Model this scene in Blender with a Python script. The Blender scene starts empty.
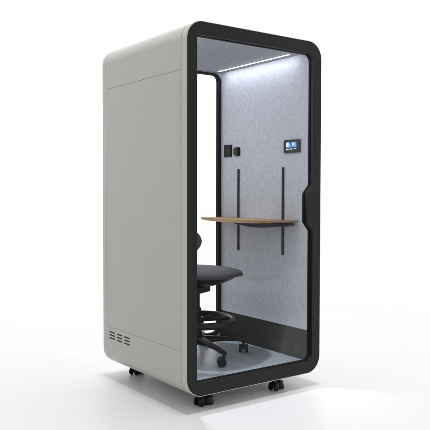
import bpy, bmesh, math, random
from math import sin, cos, pi, radians as R
from mathutils import Vector, Matrix
random.seed(7)
S = bpy.context.scene
COL = S.collection
ZG = -0.02                      # ground level in the measuring frame
W, D = 1.0836, 1.0531           # booth width (x) and depth (y)
ZB, ZT = 0.07, 2.27             # underside and top of the booth body
RC, TH = 0.115, 0.066           # corner radius, shell thickness
XL, XR = 0.0696, 1.014          # inner faces of the side linings
ZF, ZC = 0.14, 2.205            # booth floor, ceiling

# ------------------------------------------------------------ materials
def mat(name):
    m = bpy.data.materials.new(name); m.use_nodes = True
    nt = m.node_tree
    return m, nt, nt.nodes, nt.links, nt.nodes['Principled BSDF']

def coords(N, L, scale=(1, 1, 1)):
    tc = N.new('ShaderNodeTexCoord'); mp = N.new('ShaderNodeMapping')
    mp.inputs['Scale'].default_value = scale
    L.new(tc.outputs['Object'], mp.inputs['Vector'])
    return mp.outputs['Vector']

def noise(N, L, vec, scale, detail=4, rough=.55):
    n = N.new('ShaderNodeTexNoise'); n.inputs['Scale'].default_value = scale
    n.inputs['Detail'].default_value = detail; n.inputs['Roughness'].default_value = rough
    L.new(vec, n.inputs['Vector']); return n.outputs['Fac']

def ramp(N, L, fac, stops):
    r = N.new('ShaderNodeValToRGB'); L.new(fac, r.inputs['Fac'])
    el = r.color_ramp.elements
    while len(el) < len(stops): el.new(.5)
    for e, (p, c) in zip(el, stops):
        e.position = p; e.color = (*c, 1)
    return r.outputs['Color']

def simple(name, col, rough=.5, metal=0, spec=.5, var=.06, bump=0, bscale=400, nscale=6):
    m, nt, N, L, b = mat(name)
    v = coords(N, L)
    f = noise(N, L, v, nscale)
    c0 = tuple(x*(1-var) for x in col); c1 = tuple(min(1, x*(1+var)) for x in col)
    L.new(ramp(N, L, f, [(.3, c0), (.7, c1)]), b.inputs['Base Color'])
    rr = N.new('ShaderNodeMapRange'); L.new(noise(N, L, v, nscale*3), rr.inputs['Value'])
    rr.inputs['To Min'].default_value = rough*.9; rr.inputs['To Max'].default_value = min(1, rough*1.1)
    L.new(rr.outputs['Result'], b.inputs['Roughness'])
    b.inputs['Metallic'].default_value = metal
    b.inputs['Specular IOR Level'].default_value = spec
    if bump:
        bp = N.new('ShaderNodeBump'); bp.inputs['Strength'].default_value = bump
        bp.inputs['Distance'].default_value = .001
        L.new(noise(N, L, v, bscale, 2), bp.inputs['Height']); L.new(bp.outputs['Normal'], b.inputs['Normal'])
    return m

def felt(name, lo, mid, hi):
    m, nt, N, L, b = mat(name)
    v = coords(N, L)
    f1 = noise(N, L, v, 42, 5, .65)
    f2 = noise(N, L, v, 170, 3, .7)
    mx = N.new('ShaderNodeMix'); mx.data_type = 'FLOAT'; mx.inputs['Factor'].default_value = .5
    L.new(f1, mx.inputs[2]); L.new(f2, mx.inputs[3])
    L.new(ramp(N, L, mx.outputs[0], [(.34, lo), (.5, mid), (.66, hi)]), b.inputs['Base Color'])
    b.inputs['Roughness'].default_value = .95; b.inputs['Specular IOR Level'].default_value = .1
    bp = N.new('ShaderNodeBump'); bp.inputs['Strength'].default_value = .35; bp.inputs['Distance'].default_value = .002
    L.new(f2, bp.inputs['Height']); L.new(bp.outputs['Normal'], b.inputs['Normal'])
    return m

def wood(name):
    m, nt, N, L, b = mat(name)
    v = coords(N, L, (26, 1.6, 26))
    f = noise(N, L, v, 3.2, 6, .6)
    v2 = coords(N, L, (160, 5, 160)); f2 = noise(N, L, v2, 2, 3)
    mx = N.new('ShaderNodeMix'); mx.data_type = 'FLOAT'; mx.inputs['Factor'].default_value = .3
    L.new(f, mx.inputs[2]); L.new(f2, mx.inputs[3])
    L.new(ramp(N, L, mx.outputs[0], [(.3, (.17, .098, .045)), (.5, (.275, .165, .078)), (.7, (.365, .232, .116))]), b.inputs['Base Color'])
    b.inputs['Roughness'].default_value = .5
    return m

def glass(name, refl=.6):
    m = bpy.data.materials.new(name); m.use_nodes = True
    nt = m.node_tree; N, L = nt.nodes, nt.links; N.clear()
    out = N.new('ShaderNodeOutputMaterial'); tr = N.new('ShaderNodeBsdfTransparent'); gl = N.new('ShaderNodeBsdfGlossy')
    mx = N.new('ShaderNodeMixShader'); fr = N.new('ShaderNodeFresnel'); mu = N.new('ShaderNodeMath')
    tr.inputs['Color'].default_value = (.996, .998, .997, 1); gl.inputs['Roughness'].default_value = .01
    gl.inputs['Color'].default_value = (1, 1, 1, 1)
    fr.inputs['IOR'].default_value = 1.45; mu.operation = 'MULTIPLY'; mu.inputs[1].default_value = refl
    L.new(fr.outputs[0], mu.inputs[0]); L.new(mu.outputs[0], mx.inputs['Fac'])
    L.new(tr.outputs[0], mx.inputs[1]); L.new(gl.outputs[0], mx.inputs[2]); L.new(mx.outputs[0], out.inputs[0])
    return m

def emit(name, col, strength):
    m, nt, N, L, b = mat(name)
    b.inputs['Base Color'].default_value = (*[min(1, c) for c in col], 1)
    b.inputs['Emission Color'].default_value = (*col, 1)
    b.inputs['Emission Strength'].default_value = strength
    b.inputs['Roughness'].default_value = .4
    return m

def screen_image(name):
    # a soft blue sky wallpaper glowing behind the tiles
    m, nt, N, L, b = mat(name)
    v = coords(N, L)
    c = ramp(N, L, noise(N, L, v, 24, 3), [(.3, (.03, .09, .36)), (.55, (.10, .24, .62)), (.75, (.35, .55, .9))])
    L.new(c, b.inputs['Emission Color']); b.inputs['Emission Strength'].default_value = .55
    b.inputs['Base Color'].default_value = (.01, .02, .05, 1); b.inputs['Roughness'].default_value = .2
    return m

M = {}
M['shell'] = simple('greige_lacquer', (.422, .418, .386), .3, 0, .5, .012, .05, 900)
M['trim'] = simple('greige_trim', (.465, .465, .433), .32, 0, .4, .012)
M['gasket'] = simple('seam_gasket', (.09, .09, .085), .8)
M['black'] = simple('black_powder_coat', (.006, .006, .0063), .36, 0, .28, .08, .12, 900)
M['reveal'] = simple('black_rubber', (.006, .006, .0065), .7, 0, .15)
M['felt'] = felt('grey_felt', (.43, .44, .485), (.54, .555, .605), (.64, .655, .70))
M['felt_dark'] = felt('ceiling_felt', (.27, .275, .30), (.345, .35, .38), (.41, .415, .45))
M['carpet'] = simple('blue_grey_vinyl', (.36, .405, .455), .33, 0, .5, .12, 0, 300, 9)
M['skirting'] = simple('dark_skirting', (.008, .008, .0092), .5, 0, .1)
M['slot'] = simple('slot_dark', (.05, .05, .048), .8, 0, .1)
M['slot_in'] = simple('slot_lip', (.03, .03, .033), .4, 0, .3)
M['wood'] = wood('walnut_board')
M['plastic'] = simple('black_plastic', (.006, .006, .007), .4, 0, .2)
M['gloss'] = simple('gloss_black', (.006, .006, .007), .3, 0, .3)
M['socket'] = simple('charcoal_socket', (.012, .012, .0115), .55, 0, .15)
M['fabric'] = simple('charcoal_fabric', (.06, .06, .063), .85, 0, .2, .15, .4, 700, 90)
M['chrome'] = simple('steel', (.5, .5, .52), .25, 1)
M['glass'] = glass('clear_glass', .06)
M['glass_back'] = glass('clear_back_glass', .3)
M['led'] = emit('led_diffuser', (.87, .92, 1.0), 82)
M['led_fill'] = emit('led_diffuser_fill', (.87, .92, 1.0), 330)  # boosted glow of the added left strip, to even out the felt wall
M['spot'] = emit('fill_downlight_diffuser', (.87, .92, 1.0), 8)  # glow of the added, unseen ceiling fitting
M['screen'] = screen_image('screen_wallpaper')
M['tile_w'] = emit('tile_white', (.65, .78, 1.0), .4)
M['tile_b'] = emit('tile_light_blue', (.16, .33, .8), .5)
M['tile_y'] = emit('tile_yellow', (.8, .8, .45), .5)
M['tile_g'] = emit('tile_green', (.12, .3, .1), .5)
M['tile_d'] = emit('tile_dark', (.01, .02, .05), .3)

# ------------------------------------------------------------ helpers
def empty(name, loc, rz=0, label=None, cat=None, group=None):
    o = bpy.data.objects.new(name, None); COL.objects.link(o)
    o.location = loc; o.rotation_euler = (0, 0, rz); o.empty_display_size = .1
    if label: o['label'] = label
    if cat: o['category'] = cat
    if group: o['group'] = group
    return o

def obj(name, bm, m, parent=None, origin=(0, 0, 0), bev=0, seg=2, ang=40, sub=0, label=None):
    """link a bmesh as ONE mesh object; vertices are moved so that `origin` becomes 0"""
    bmesh.ops.remove_doubles(bm, verts=bm.verts, dist=1e-6)
    bmesh.ops.recalc_face_normals(bm, faces=bm.faces)
    for v in bm.verts: v.co -= Vector(origin)
    for e in bm.edges:
        if len(e.link_faces) == 2 and e.calc_face_angle(0) > R(ang): e.smooth = False
    for f in bm.faces: f.smooth = True
    me = bpy.data.meshes.new(name); bm.to_mesh(me); bm.free()
    me.materials.append(m)
    o = bpy.data.objects.new(name, me); COL.objects.link(o)
    if parent: o.parent = parent
    if bev:
        b = o.modifiers.new('bevel', 'BEVEL'); b.width = bev; b.segments = seg
        b.limit_method = 'ANGLE'; b.angle_limit = R(ang); b.harden_normals = True
    if sub:
        s = o.modifiers.new('sub', 'SUBSURF'); s.levels = sub; s.render_levels = sub
    if label: o['label'] = label
    return o

def rrect(x0, x1, z0, z1, r, n=14):
    P = []
    for cx, cz, a0 in ((x1-r, z0+r, -90), (x1-r, z1-r, 0), (x0+r, z1-r, 90), (x0+r, z0+r, 180)):
        for i in range(n+1):
            a = R(a0 + 90*i/n); P.append((cx + r*cos(a), cz + r*sin(a)))
    return P

def strip(outer, inner, y0, y1, closed=True):
    """prism between two matched loops in the x-z plane, extruded along y"""
    bm = bmesh.new(); n = len(outer); V = []
    for (o, i) in zip(outer, inner):
        V.append([bm.verts.new((o[0], y0, o[1])), bm.verts.new((o[0], y1, o[1])),
                  bm.verts.new((i[0], y1, i[1])), bm.verts.new((i[0], y0, i[1]))])
    for k in range(n if closed else n-1):
        a, b = V[k], V[(k+1) % n]
        for q in range(4): bm.faces.new((a[q], a[(q+1) % 4], b[(q+1) % 4], b[q]))
    if not closed: bm.faces.new(V[0]); bm.faces.new(V[-1])
    return bm

def plate(outer, holes, a0, a1, axis='y'):
    """flat plate with holes; loops lie in x-z (axis y), y-z (axis x) or x-y (axis z)"""
    bm = bmesh.new(); ed = []
    f = {'y': lambda u, v, w: (u, w, v), 'x': lambda u, v, w: (w, u, v), 'z': lambda u, v, w: (u, v, w)}[axis]
    for loop in [outer] + list(holes):
        vs = [bm.verts.new(f(p[0], p[1], a0)) for p in loop]
        ed += [bm.edges.new((vs[i], vs[(i+1) % len(vs)])) for i in range(len(vs))]
    bmesh.ops.triangle_fill(bm, edges=ed, use_beauty=True, use_dissolve=False)
    fs = list(bm.faces)
    r = bmesh.ops.extrude_face_region(bm, geom=fs)
    d = Vector(f(0, 0, a1-a0))
    for v in r['geom']:
        if isinstance(v, bmesh.types.BMVert): v.co += d
    return bm

def box(x0, x1, y0, y1, z0, z1, bm=None):
    bm = bm or bmesh.new()
    r = bmesh.ops.create_cube(bm, size=1)
    for v in r['verts']:
        v.co = Vector((x0+(v.co.x+.5)*(x1-x0), y0+(v.co.y+.5)*(y1-y0), z0+(v.co.z+.5)*(z1-z0)))
    return bm

def lathe(prof, n=48, bm=None, mtx=None, caps=True):
    """revolve (r, z) points about z"""
    bm = bm or bmesh.new(); rings = []
    for r, z in prof:
        rings.append([bm.verts.new((r*cos(2*pi*i/n), r*sin(2*pi*i/n), z)) for i in range(n)] if r > 1e-6
                     else [bm.verts.new((0, 0, z))])
    for a, b in zip(rings, rings[1:]):
        for i in range(n):
            j = (i+1) % n
            if len(a) == 1 and len(b) == 1: continue
            if len(a) == 1: bm.faces.new((a[0], b[i], b[j]))
            elif len(b) == 1: bm.faces.new((a[i], a[j], b[0]))
            else: bm.faces.new((a[i], a[j], b[j], b[i]))
    if caps and len(rings[0]) > 1: bm.faces.new(rings[0])
    if caps and len(rings[-1]) > 1: bm.faces.new(rings[-1])
    if mtx is not None:
        done = [v for ring in rings for v in ring]
        for v in done: v.co = mtx @ v.co
    return bm

def tube(pts, rad, n=12, bm=None, flat=1.0):
    """swept round bar through points; rad is a number or one radius per point"""
    bm = bm or bmesh.new(); pts = [Vector(p) for p in pts]; rings = []
    for k, p in enumerate(pts):
        t = (pts[min(k+1, len(pts)-1)] - pts[max(k-1, 0)]).normalized()
        u = t.cross(Vector((0, 0, 1)))
        u = u.normalized() if u.length > 1e-3 else Vector((1, 0, 0))
        w = u.cross(t).normalized(); r = rad[k] if isinstance(rad, (list, tuple)) else rad
        rings.append([bm.verts.new(p + r*(cos(2*pi*i/n)*u + flat*sin(2*pi*i/n)*w)) for i in range(n)])
    for a, b in zip(rings, rings[1:]):
        for i in range(n): bm.faces.new((a[i], a[(i+1) % n], b[(i+1) % n], b[i]))
    bm.faces.new(rings[0]); bm.faces.new(rings[-1])
    return bm

# ------------------------------------------------------------ the setting
bm = bmesh.new(); bmesh.ops.create_circle(bm, cap_ends=True, segments=96, radius=70)
for v in bm.verts: v.co.z = 0
fl = obj('floor', bm, simple('white_studio_floor', (.73, .73, .73), .45, 0, .5, .01, 0, 1, .8))
fl['kind'] = 'structure'

# ------------------------------------------------------------ the booth
BO = (W/2, D/2, ZG)
booth = empty('phone_booth', (BO[0], BO[1], 0), 0,
              'greige single-person office phone booth with rounded corners, black front frame and glass door', 'phone booth')
def part(name, bm, m, parent=booth, **k):
    return obj(name, bm, m, parent, BO, **k)

OUT = rrect(0, W, ZB, ZT, RC); INN = rrect(TH-.010, W-TH+.010, ZB+TH-.010, ZT-TH+.010, .014)
G = .0006
ZU, ZL = 1.985, .343
n1 = len(OUT)//4
Y0, Y1, Y2, Y3 = .0565, .0588, .9985, 1.0008
# lower pan: left side down and round to the right side
def dense(a, b): return a, b
lo_o = [(0, ZL-G)] + OUT[3*n1:] + OUT[:n1] + [(W, ZL-G)]
lo_i = [(INN[3*n1][0], ZL-G)] + INN[3*n1:] + INN[:n1] + [(INN[n1-1][0], ZL-G)]
up_o = [(W, ZU+G)] + OUT[n1:3*n1] + [(0, ZU+G)]
up_i = [(INN[n1][0], ZU+G)] + INN[n1:3*n1] + [(INN[3*n1-1][0], ZU+G)]
roof = part('roof_shell', strip(up_o, up_i, Y1, Y2, False), M['shell'], bev=.0012)
base = part('base_shell', strip(lo_o, lo_i, Y1, Y2, False), M['shell'], bev=.0012)
for xa, xb in ((0, TH-.010), (W-TH+.010, W)):
    part('side_panel', box(xa, xb, Y1, Y2, ZL+G, ZU-G), M['shell'], bev=.0012)
part('edge_trim', strip(OUT, INN, 0, Y0), M['trim'], bev=.004, seg=3)
part('edge_trim', strip(OUT, INN, Y3, D, ), M['trim'], bev=.004, seg=3)
g_o = rrect(.0035, W-.0035, ZB+.0035, ZT-.0035, RC-.0035)
g_i = rrect(.02, W-.02, ZB+.02, ZT-.02, RC-.02)
part('seam_gasket', strip(g_o, g_i, .03, 1.03), M['gasket'])

# side vents: nine separate slots on each side
def slots(name, x, cols, rows, h, t, m, parent):
    for (ya, yb) in cols:
        for z in rows:
            part(name, plate(rrect(min(ya, yb), max(ya, yb), z-h/2, z+h/2, h*.45, 5), [], x, x+t, 'x'), m, parent=parent)
vc = [(.957, .878), (.848, .776), (.745, .672)]
slots('vent_slot', -.0012, vc, (.309, .288, .267), .0085, .002, M['slot'], base)
slots('vent_slot', W-.0008, vc, (.309, .288, .267), .0085, .002, M['slot'], base)

# black front frame with its glass and the notched door pull
def front_opening(d=0):
    x0, x1, z0, z1 = .075+d, 1.008-d, .154+d, 2.187-d
    rl, rr = max(.006, .014-d), max(.02, .05-d)
    P = []
    n = 10
    for cx, cz, a0, r in ((x1-rr, z0+rr, -90, rr), (x1-rr, z1-rr, 0, rr), (x0+rl, z1-rl, 90, rl), (x0+rl, z0+rl, 180, rl)):
        for i in range(n+1):
            a = R(a0+90*i/n); P.append((cx+r*cos(a), cz+r*sin(a)))
        if a0 == -90:
            hx = .957-d
            P += [(x1, 1.018), (x1-.006, 1.028), (hx+.006, 1.072), (hx, 1.082),
                  (hx, 1.268), (hx+.006, 1.278), (x1-.006, 1.318), (x1, 1.328)]
    return P
fo = rrect(.0045, W-.0045, ZB+.0045, ZT-.0045, RC-.0045)
frame = part('door_frame', plate(fo, [front_opening()], -.001, .044), M['black'], bev=.003, seg=3)
part('glass_pane', plate(front_opening(-.0035), [], .018, .024), M['glass'], parent=frame)
# rubber seal running round behind the pane, visible as the deep black reveal
part('door_seal', plate(front_opening(-.004), [front_opening(.0035)], .0245, .0435), M['reveal'], parent=frame)

# back frame and back glass
bo_ = rrect(XL+.001, XR-.0005, ZF+.004, ZC-.004, .07); bi_ = rrect(.094, .984, .172, 2.184, .048)
bfr = part('back_frame', plate(bo_, [bi_], 1.020, 1.051), M['reveal'], bev=.002)
part('glass_pane', plate(rrect(.090, .988, .168, 2.188, .05), [], 1.034, 1.040), M['glass_back'], parent=bfr)

part('rear_lining', plate([(XL-.008, ZF-.01), (XR+.008, ZF-.01), (XR+.008, ZC+.01), (XL-.008, ZC+.01)],
                          [rrect(XL+.004, XR-.0035, ZF+.007, ZC-.007, .067)], 1.028, 1.0335), M['felt'])
# linings
LY0, LY1 = .046, 1.0275
part('wall_lining', box(XR, XR+.008, LY0, LY1, ZL+.003, ZC), M['felt'])
part('wall_lining', box(XL-.008, XL, LY0, LY1, ZL+.003, ZC), M['felt'])
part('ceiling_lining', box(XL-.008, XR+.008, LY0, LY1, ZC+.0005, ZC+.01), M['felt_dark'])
part('vinyl_floor', box(XL-.008, XR+.008, LY0, LY1, ZF-.012, ZF), M['carpet'])
for s in (1, -1):
    xa, xb = (XR-.005, XR+.008) if s > 0 else (XL-.008, XL+.005)
    sk = part('skirting', box(xa, xb, LY0, LY1, ZF+.0005, ZL), M['skirting'], bev=.001)
    if s > 0:
        cols = [(.395, .333), (.288, .222), (.176, .110)]
        slots('vent_slot', xa-.0012, cols, (.222, .205, .188), .0055, .002, M['slot_in'], sk)

# LED strip by the right wall; unseen brighter one added on the left as fill
for x, lm in ((.939, 'led'), (.147, 'led_fill')):
    h = part('led_strip', box(x-.0055, x+.0055, .155, .965, ZC-.0025, ZC), M['felt'])
    part('diffuser', box(x-.0025, x+.0025, .160, .960, ZC-.0038, ZC-.0027), M[lm], parent=h)

# added unseen downlight that throws the stool's shadow on the booth floor
dl = part('fill_downlight', lathe([(.048, ZC-.006), (.062, ZC-.006), (.062, ZC-.0003), (.048, ZC-.0003), (.048, ZC-.006)], 40, None, Matrix.Translation((.40, .80, 0)), False), M['plastic'])
part('diffuser', lathe([(0, ZC-.003), (.030, ZC-.003), (.030, ZC-.001), (0, ZC-.001)], 40, None, Matrix.Translation((.40, .80, 0))), M['spot'], parent=dl)

sl = bpy.data.lights.new('fill_downlight_lamp', 'SPOT'); sl.energy = 92; sl.spot_size = R(58); sl.spot_blend = .95  # unseen spot added to light the booth floor
sl.shadow_soft_size = .045; sl.color = (.87, .92, 1.0)
slo = bpy.data.objects.new('fill_downlight_lamp', sl); COL.objects.link(slo)
slo.location = (.40, .80, ZC-.045-ZG)
slo.rotation_euler = (Vector((.56, .34, 0))-Vector((.40, .80, 2.2))).to_track_quat('-Z', 'Y').to_euler()

# wall rails that carry the desk board
for y in (.799, .297):
    part('wall_rail', box(XR-.008, XR-.0005, y-.011, y+.011, .836, 1.452), M['plastic'], bev=.003)

# desk board: straight along the wall, bulging towards the sitter
ctl = [(1.0130, .145), (.975, .140), (.915, .158), (.855, .205), (.812, .275), (.787, .37), (.775, .49), (.770, .62),
       (.769, .76), (.772, .90), (.780, .955), (.800, .990), (.830, 1.004), (1.0130, 1.004)]
def cat(pts, n=6):
    out = [pts[0]]
    for i in range(len(pts)-1):
        p0, p1, p2, p3 = pts[max(i-1, 0)], pts[i], pts[i+1], pts[min(i+2, len(pts)-1)]
        for k in range(1, n+1):
            t = k/n
            out.append(tuple(.5*((2*b)+(-a+c)*t+(2*a-5*b+4*c-d)*t*t+(-a+3*b-3*c+d)*t**3) for a, b, c, d in zip(p0, p1, p2, p3)))
    return out
desk_outline = cat(ctl[:-1]) + [ctl[-1]]
db = plate(desk_outline, [], 1.061, 1.085, 'z')
for v in db.verts:                                   # the board thins out towards both ends
    if v.co.z < 1.07: v.co.z += .014*min(1, abs(v.co.y-.56)/.43)**3
desk = part('desk_board', db, M['wood'], bev=.003, seg=3)
# dark curved bracket under the board
prof = [(.70, 1.0625)]
for i in range(13):
    t = i/12; prof.append((.70-.60*t + .02*0, 1.061-.030*sin(pi*t)**.8))
prof.append((.10, 1.0625))
prof = [(max(.17, y), z) for y, z in prof]
seen = []; [seen.append(q) for q in prof if q not in seen]
part('desk_bracket', plate(seen, [], .85, 1.005, 'x'), M['plastic'], parent=desk, bev=.002)

# control screen on the felt
sc = part('control_screen', plate(rrect(.123, .281, 1.548, 1.637, .006), [], XR-.014, XR-.0005, 'x'), M['gloss'], bev=.002)
X = XR-.0148
part('display', plate(rrect(.149, .257, 1.564, 1.622, .001, 3), [], X, X+.001, 'x'), M['screen'], parent=sc)
def tile(y0, y1, z0, z1, m, k=1):
    part('icon', box(X-.0006*k, X+.0002, y0, y1, z0, z1), M[m], parent=sc)
tile(.228, .254, 1.588, 1.619, 'tile_w'); tile(.200, .207, 1.588, 1.618, 'tile_d'); tile(.209, .225, 1.588, 1.608, 'tile_b')
tile(.158, .197, 1.588, 1.619, 'tile_b'); tile(.176, .194, 1.600, 1.614, 'tile_w', 2)
tile(.149, .257, 1.564, 1.583, 'tile_d'); tile(.228, .252, 1.570, 1.577, 'tile_y', 2); tile(.214, .223, 1.569, 1.578, 'tile_g', 2)
tile(.192, .207, 1.570, 1.578, 'tile_w', 2); tile(.159, .171, 1.571, 1.578, 'tile_w', 2)

# socket plate and round-shouldered dimmer
so = part('wall_socket', plate(rrect(.884, .976, 1.550, 1.642, .004), [], XR-.010, XR-.0005, 'x'), M['socket'], bev=.002)
part('socket_insert', plate(rrect(.896, .964, 1.562, 1.630, .003), [], XR-.0118, XR-.0102, 'x'), M['plastic'], parent=so, bev=.0008)
dm = part('light_switch', plate(rrect(.781, .847, 1.552, 1.619, .018), [], XR-.008, XR-.0005, 'x'), M['plastic'], bev=.002)
part('switch_rocker', plate(rrect(.790, .838, 1.556, 1.615, .015), [], XR-.024, XR-.0082, 'x'), M['gloss'], parent=dm, bev=.004)

# levelling castors below the corners: twin wheel + screw-down foot
def castor(cx, cy, a):
    c, s = cos(a), sin(a)
    T = Matrix.Translation((cx, cy, ZG)) @ Matrix.Rotation(a, 4, 'Z')
    b = box(-.052, .052, -.026, .026, .080, .0895); box(-.047, -.004, -.012, .012, .040, .080, b)
    box(-.004, .012, -.020, .020, .058, .080, b)
    for v in b.verts: v.co = T @ v.co
    body = part('levelling_castor', b, M['plastic'], bev=.003)
    w = bmesh.new()
    for oy in (-.021, .021):
        m4 = T @ Matrix.Translation((-.036, oy, .026)) @ Matrix.Rotation(pi/2, 4, 'X')
        lathe([(0, -.008), (.020, -.008), (.0255, -.006), (.0255, .006), (.020, .008), (0, .008)], 28, w, m4)
    part('wheel', w, M['plastic'], parent=body)
    f = lathe([(0, .001), (.034, .001), (.036, .006), (.036, .022), (.030, .030), (.030, .048), (.012, .050), (.012, .079), (0, .079)], 28,
              None, T @ Matrix.Translation((.034, 0, 0)))
    part('levelling_foot', f, M['gloss'], parent=body)
for cx, cy, a in ((.195, .10, .12), (.770, .085, .35), (.215, .955, .5), (.850, .955, -.2)):
    castor(cx, cy, a)

# ------------------------------------------------------------ the stool
CA = R(25)
CX, CY = .49, .60
chair = empty('office_chair', (CX, CY, ZF-ZG), CA,
              'black drafting chair with grey upholstered seat and foot ring inside the booth', 'office chair')
def cpart(name, bm, m, parent=chair, **k):
    return obj(name, bm, m, parent, (0, 0, 0), **k)

def sq(a, b, e, n=72):
    P = []
    for i in range(n):
        t = 2*pi*i/n; c, s = cos(t), sin(t)
        P.append((a*math.copysign(abs(c)**(2/e), c), b*math.copysign(abs(s)**(2/e), s)))
    return P
def loft(layers, off=(0, 0), dome=None):
    """stack of superellipse outlines (a, b, z) closed top and bottom"""
    bm = bmesh.new(); rings = []
    for a, b, z in layers:
        rings.append([bm.verts.new((x+off[0], y+off[1], z + (dome(x, y) if dome else 0))) for x, y in sq(a, b, 2.5)])
    n = len(rings[0])
    for r0, r1 in zip(rings, rings[1:]):
        for i in range(n): bm.faces.new((r0[i], r0[(i+1) % n], r1[(i+1) % n], r1[i]))
    for r in (rings[0], rings[-1]):
        c = bm.verts.new(sum((v.co for v in r), Vector())/n)
        for i in range(n): bm.faces.new((r[i], r[(i+1) % n], c))
    return bm
SO = (.05, 0)
drop = lambda x, y: -.03*max(0, x/.28)**2
seat = cpart('seat', loft([(.268, .256, .557), (.284, .272, .559), (.291, .279, .567), (.290, .278, .579), (.276, .264, .596), (.245, .236, .608),
                           (.20, .19, .616), (.14, .135, .621), (.07, .068, .623)], SO, drop), M['fabric'])
cpart('seat_shell', loft([(.10, .10, .490), (.15, .14, .500), (.205, .195, .525), (.245, .236, .552), (.262, .252, .563)], SO, drop), M['plastic'])
cpart('seat_mechanism', box(-.10, .10, -.055, .055, .440, .492), M['plastic'], bev=.012, seg=3)
# back support and a low curved lumbar backrest
cpart('back_support', tube([(-.05, 0, .462), (-.18, 0, .452), (-.255, 0, .48), (-.285, 0, .56), (-.285, 0, .70), (-.275, 0, .80)],
                           [.018, .018, .019, .019, .017, .014], 12), M['plastic'])
bm = bmesh.new(); rings = []
nb = 44
for i in range(nb+1):
    t = sin(pi/2*(-1+2*i/nb))
    y = .152*t; bx = -.262 + .06*t*t
    hh = .098*max(1e-3, 1-abs(t)**2.6)**.5; th = .024*max(.05, 1-abs(t)**4)**.5
    rings.append([bm.verts.new((bx + th*cos(a), y, .815 + hh*sin(a))) for a in [2*pi*k/20 for k in range(20)]])
for a, b in zip(rings, rings[1:]):
    for k in range(20): bm.faces.new((a[k], a[(k+1) % 20], b[(k+1) % 20], b[k]))
bm.faces.new(rings[0]); bm.faces.new(rings[-1])
cpart('backrest', bm, M['fabric'])
# column
cpart('gas_column', lathe([(0, .10), (.034, .10), (.034, .20), (.030, .30), (.030, .335), (.020, .34), (.020, .45), (0, .45)], 32), M['plastic'])
# foot ring with spokes and a clamp
bm = bmesh.new(); nr = 96; mr = 12; rg = []
for i in range(nr):
    a = 2*pi*i/nr
    rg.append([bm.verts.new(((.248+.019*cos(t))*cos(a), (.248+.019*cos(t))*sin(a), .250+.024*sin(t))) for t in [2*pi*k/mr for k in range(mr)]])
for i in range(nr):
    a, b = rg[i], rg[(i+1) % nr]
    for k in range(mr): bm.faces.new((a[k], a[(k+1) % mr], b[(k+1) % mr], b[k]))
ring = cpart('foot_ring', bm, M['gloss'])
bm = lathe([(0, .225), (.044, .225), (.047, .23), (.047, .268), (.044, .273), (0, .273)], 32)
for k in range(3):
    a = R(70+120*k)
    tube([(.03*cos(a), .03*sin(a), .25), (.14*cos(a), .14*sin(a), .252), (.245*cos(a), .245*sin(a), .252)], .012, 10, bm)
cpart('ring_clamp', bm, M['plastic'], parent=ring)
cpart('clamp_knob', tube([(.03, -.02, .262), (.075, -.055, .262), (.10, -.072, .262)], [.006, .013, .013], 14), M['plastic'], parent=ring)
# five-star base; every leg carries its castor
cpart('base_hub', lathe([(0, .085), (.045, .085), (.055, .095), (.055, .125), (.040, .150), (0, .150)], 32), M['plastic'])
def leg_mesh(a):
    bm = bmesh.new(); rings = []
    for t in [i/10 for i in range(11)]:
        r = .04+.315*t; w = .031-.012*t; z1 = .140-.042*t**1.3; z0 = .088-.012*t + .012*sin(pi*t)
        if t == 1: w = .016
        prof = [(-w, z0+.006), (-w*.7, z0), (w*.7, z0), (w, z0+.006), (w, z1-.012), (w*.55, z1), (-w*.55, z1), (-w, z1-.012)]
        rings.append([bm.verts.new((r*cos(a)-y*sin(a), r*sin(a)+y*cos(a), z)) for y, z in prof])
    for p, q in zip(rings, rings[1:]):
        for k in range(8): bm.faces.new((p[k], p[(k+1) % 8], q[(k+1) % 8], q[k]))
    bm.faces.new(rings[0]); bm.faces.new(rings[-1])
    return bm
def castor_mesh(a, spin, trail=.016):
    T = Matrix.Translation((.340*cos(a), .340*sin(a), 0)) @ Matrix.Rotation(spin, 4, 'Z')
    b = lathe([(0, .050), (.010, .050), (.010, .085), (0, .085)], 16, None, T)
    # hood over the wheels
    n = 14; rg = []
    for y in (-.013, -.010, .010, .013):
        rr = .022 if abs(y) > .012 else .026
        rg.append([b.verts.new(T @ Vector((trail+rr*cos(t), y, .030+rr*sin(t)))) for t in [pi*1.12*k/n-.1 for k in range(n+1)]])
    for p, q in zip(rg, rg[1:]):
        for k in range(n): b.faces.new((p[k], p[k+1], q[k+1], q[k]))
    b.faces.new(rg[0]); b.faces.new(rg[-1])
    for oy in (-.0225, .0225):
        m4 = T @ Matrix.Translation((trail, oy, .030)) @ Matrix.Rotation(pi/2, 4, 'X')
        lathe([(0, -.006), (.009, -.0075), (.018, -.007), (.027, -.009), (.0295, -.006), (.0295, .006), (.027, .009), (.018, .0075), (.009, .0085), (0, .0085)], 32, b, m4)
    return b
for k, spin in enumerate((R(50), R(150), R(80), R(150), R(20))):
    a = R(-20.5-72.8*k) - CA
    lg = cpart('base_leg', leg_mesh(a), M['plastic'], bev=.002)
    cpart('castor', castor_mesh(a, spin-CA), M['gloss'], parent=lg)

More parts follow.
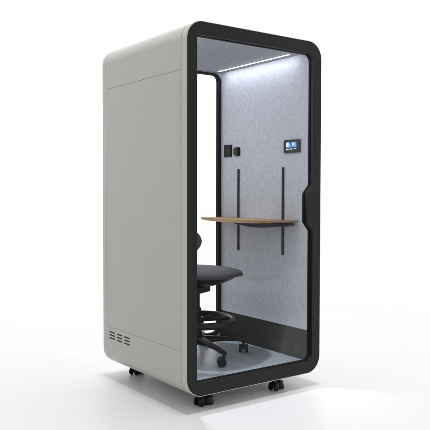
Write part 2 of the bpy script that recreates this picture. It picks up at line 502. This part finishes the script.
# ------------------------------------------------------------ camera
yaw, pitch, roll, fpx = 0.633309014, 0.0337002794, 0.00166476122, 669.909485
fw = Vector((sin(yaw)*cos(pitch), cos(yaw)*cos(pitch), -sin(pitch)))
rt = Vector((cos(yaw), -sin(yaw), 0)); up = rt.cross(fw)
r2 = rt*cos(roll)+up*sin(roll); u2 = up*cos(roll)-rt*sin(roll)
cd = bpy.data.cameras.new('camera'); cam = bpy.data.objects.new('camera', cd); COL.objects.link(cam)
m3 = Matrix((r2, u2, -fw)).transposed()
cam.matrix_world = Matrix.Translation((-2.14663249, -3.20075277, 1.27518065-ZG)) @ m3.to_4x4()
cd.sensor_width = 36; cd.lens = fpx/430*36; cd.clip_start = .05; cd.clip_end = 2000
S.camera = cam

# ------------------------------------------------------------ light: white studio dome + overhead lamp
w = bpy.data.worlds.new('World'); S.world = w; w.use_nodes = True
N, L = w.node_tree.nodes, w.node_tree.links
bg = N['Background']
tc = N.new('ShaderNodeTexCoord'); dp = N.new('ShaderNodeVectorMath'); dp.operation = 'DOT_PRODUCT'
L.new(tc.outputs['Generated'], dp.inputs[0]); dp.inputs[1].default_value = (.592, .806, 0)
mr = N.new('ShaderNodeMapRange'); mr.interpolation_type = 'SMOOTHSTEP'
L.new(dp.outputs['Value'], mr.inputs['Value'])
mr.inputs['From Min'].default_value = -.9; mr.inputs['From Max'].default_value = .88
mr.inputs['To Min'].default_value = .73; mr.inputs['To Max'].default_value = 2.15
sx = N.new('ShaderNodeSeparateXYZ'); L.new(tc.outputs['Generated'], sx.inputs[0])
rz = N.new('ShaderNodeValToRGB'); L.new(sx.outputs['Z'], rz.inputs['Fac'])
el = rz.color_ramp.elements
for p in (.3, .55, .8): el.new(p)
for e, (p, v) in zip(el, ((0, .62), (.25, .64), (.5, .95), (.75, .5), (1, .2))):
    e.position = p; e.color = (v, v, v, 1)
mu = N.new('ShaderNodeMath'); mu.operation = 'MULTIPLY'
L.new(mr.outputs['Result'], mu.inputs[0]); L.new(rz.outputs['Color'], mu.inputs[1])
L.new(mu.outputs[0], bg.inputs['Strength'])
bg.inputs['Color'].default_value = (1, 1, 1, 1)

def softlamp(name, target, direction, dist, E, size):
    """distant round studio lamp that gives irradiance E at the target"""
    d = Vector(direction).normalized()
    l = bpy.data.lights.new(name, 'AREA'); l.shape = 'DISK'; l.size = size
    l.energy = E*pi*dist*dist
    o = bpy.data.objects.new(name, l); COL.objects.link(o)
    o.location = Vector(target) + d*dist
    o.rotation_euler = (-d).to_track_quat('-Z', 'Y').to_euler()
    return o
softlamp('overhead_lamp', (.54, .53, 0), (0, -.018, 1), 300, 1.3, 22)

S.render.engine = 'CYCLES'
S.cycles.use_denoising = True
S.cycles.sample_clamp_indirect = 6; S.cycles.max_bounces = 10; S.cycles.transparent_max_bounces = 16
S.view_settings.view_transform = 'Standard'; S.view_settings.look = 'None'
S.view_settings.exposure = 0; S.view_settings.gamma = 1
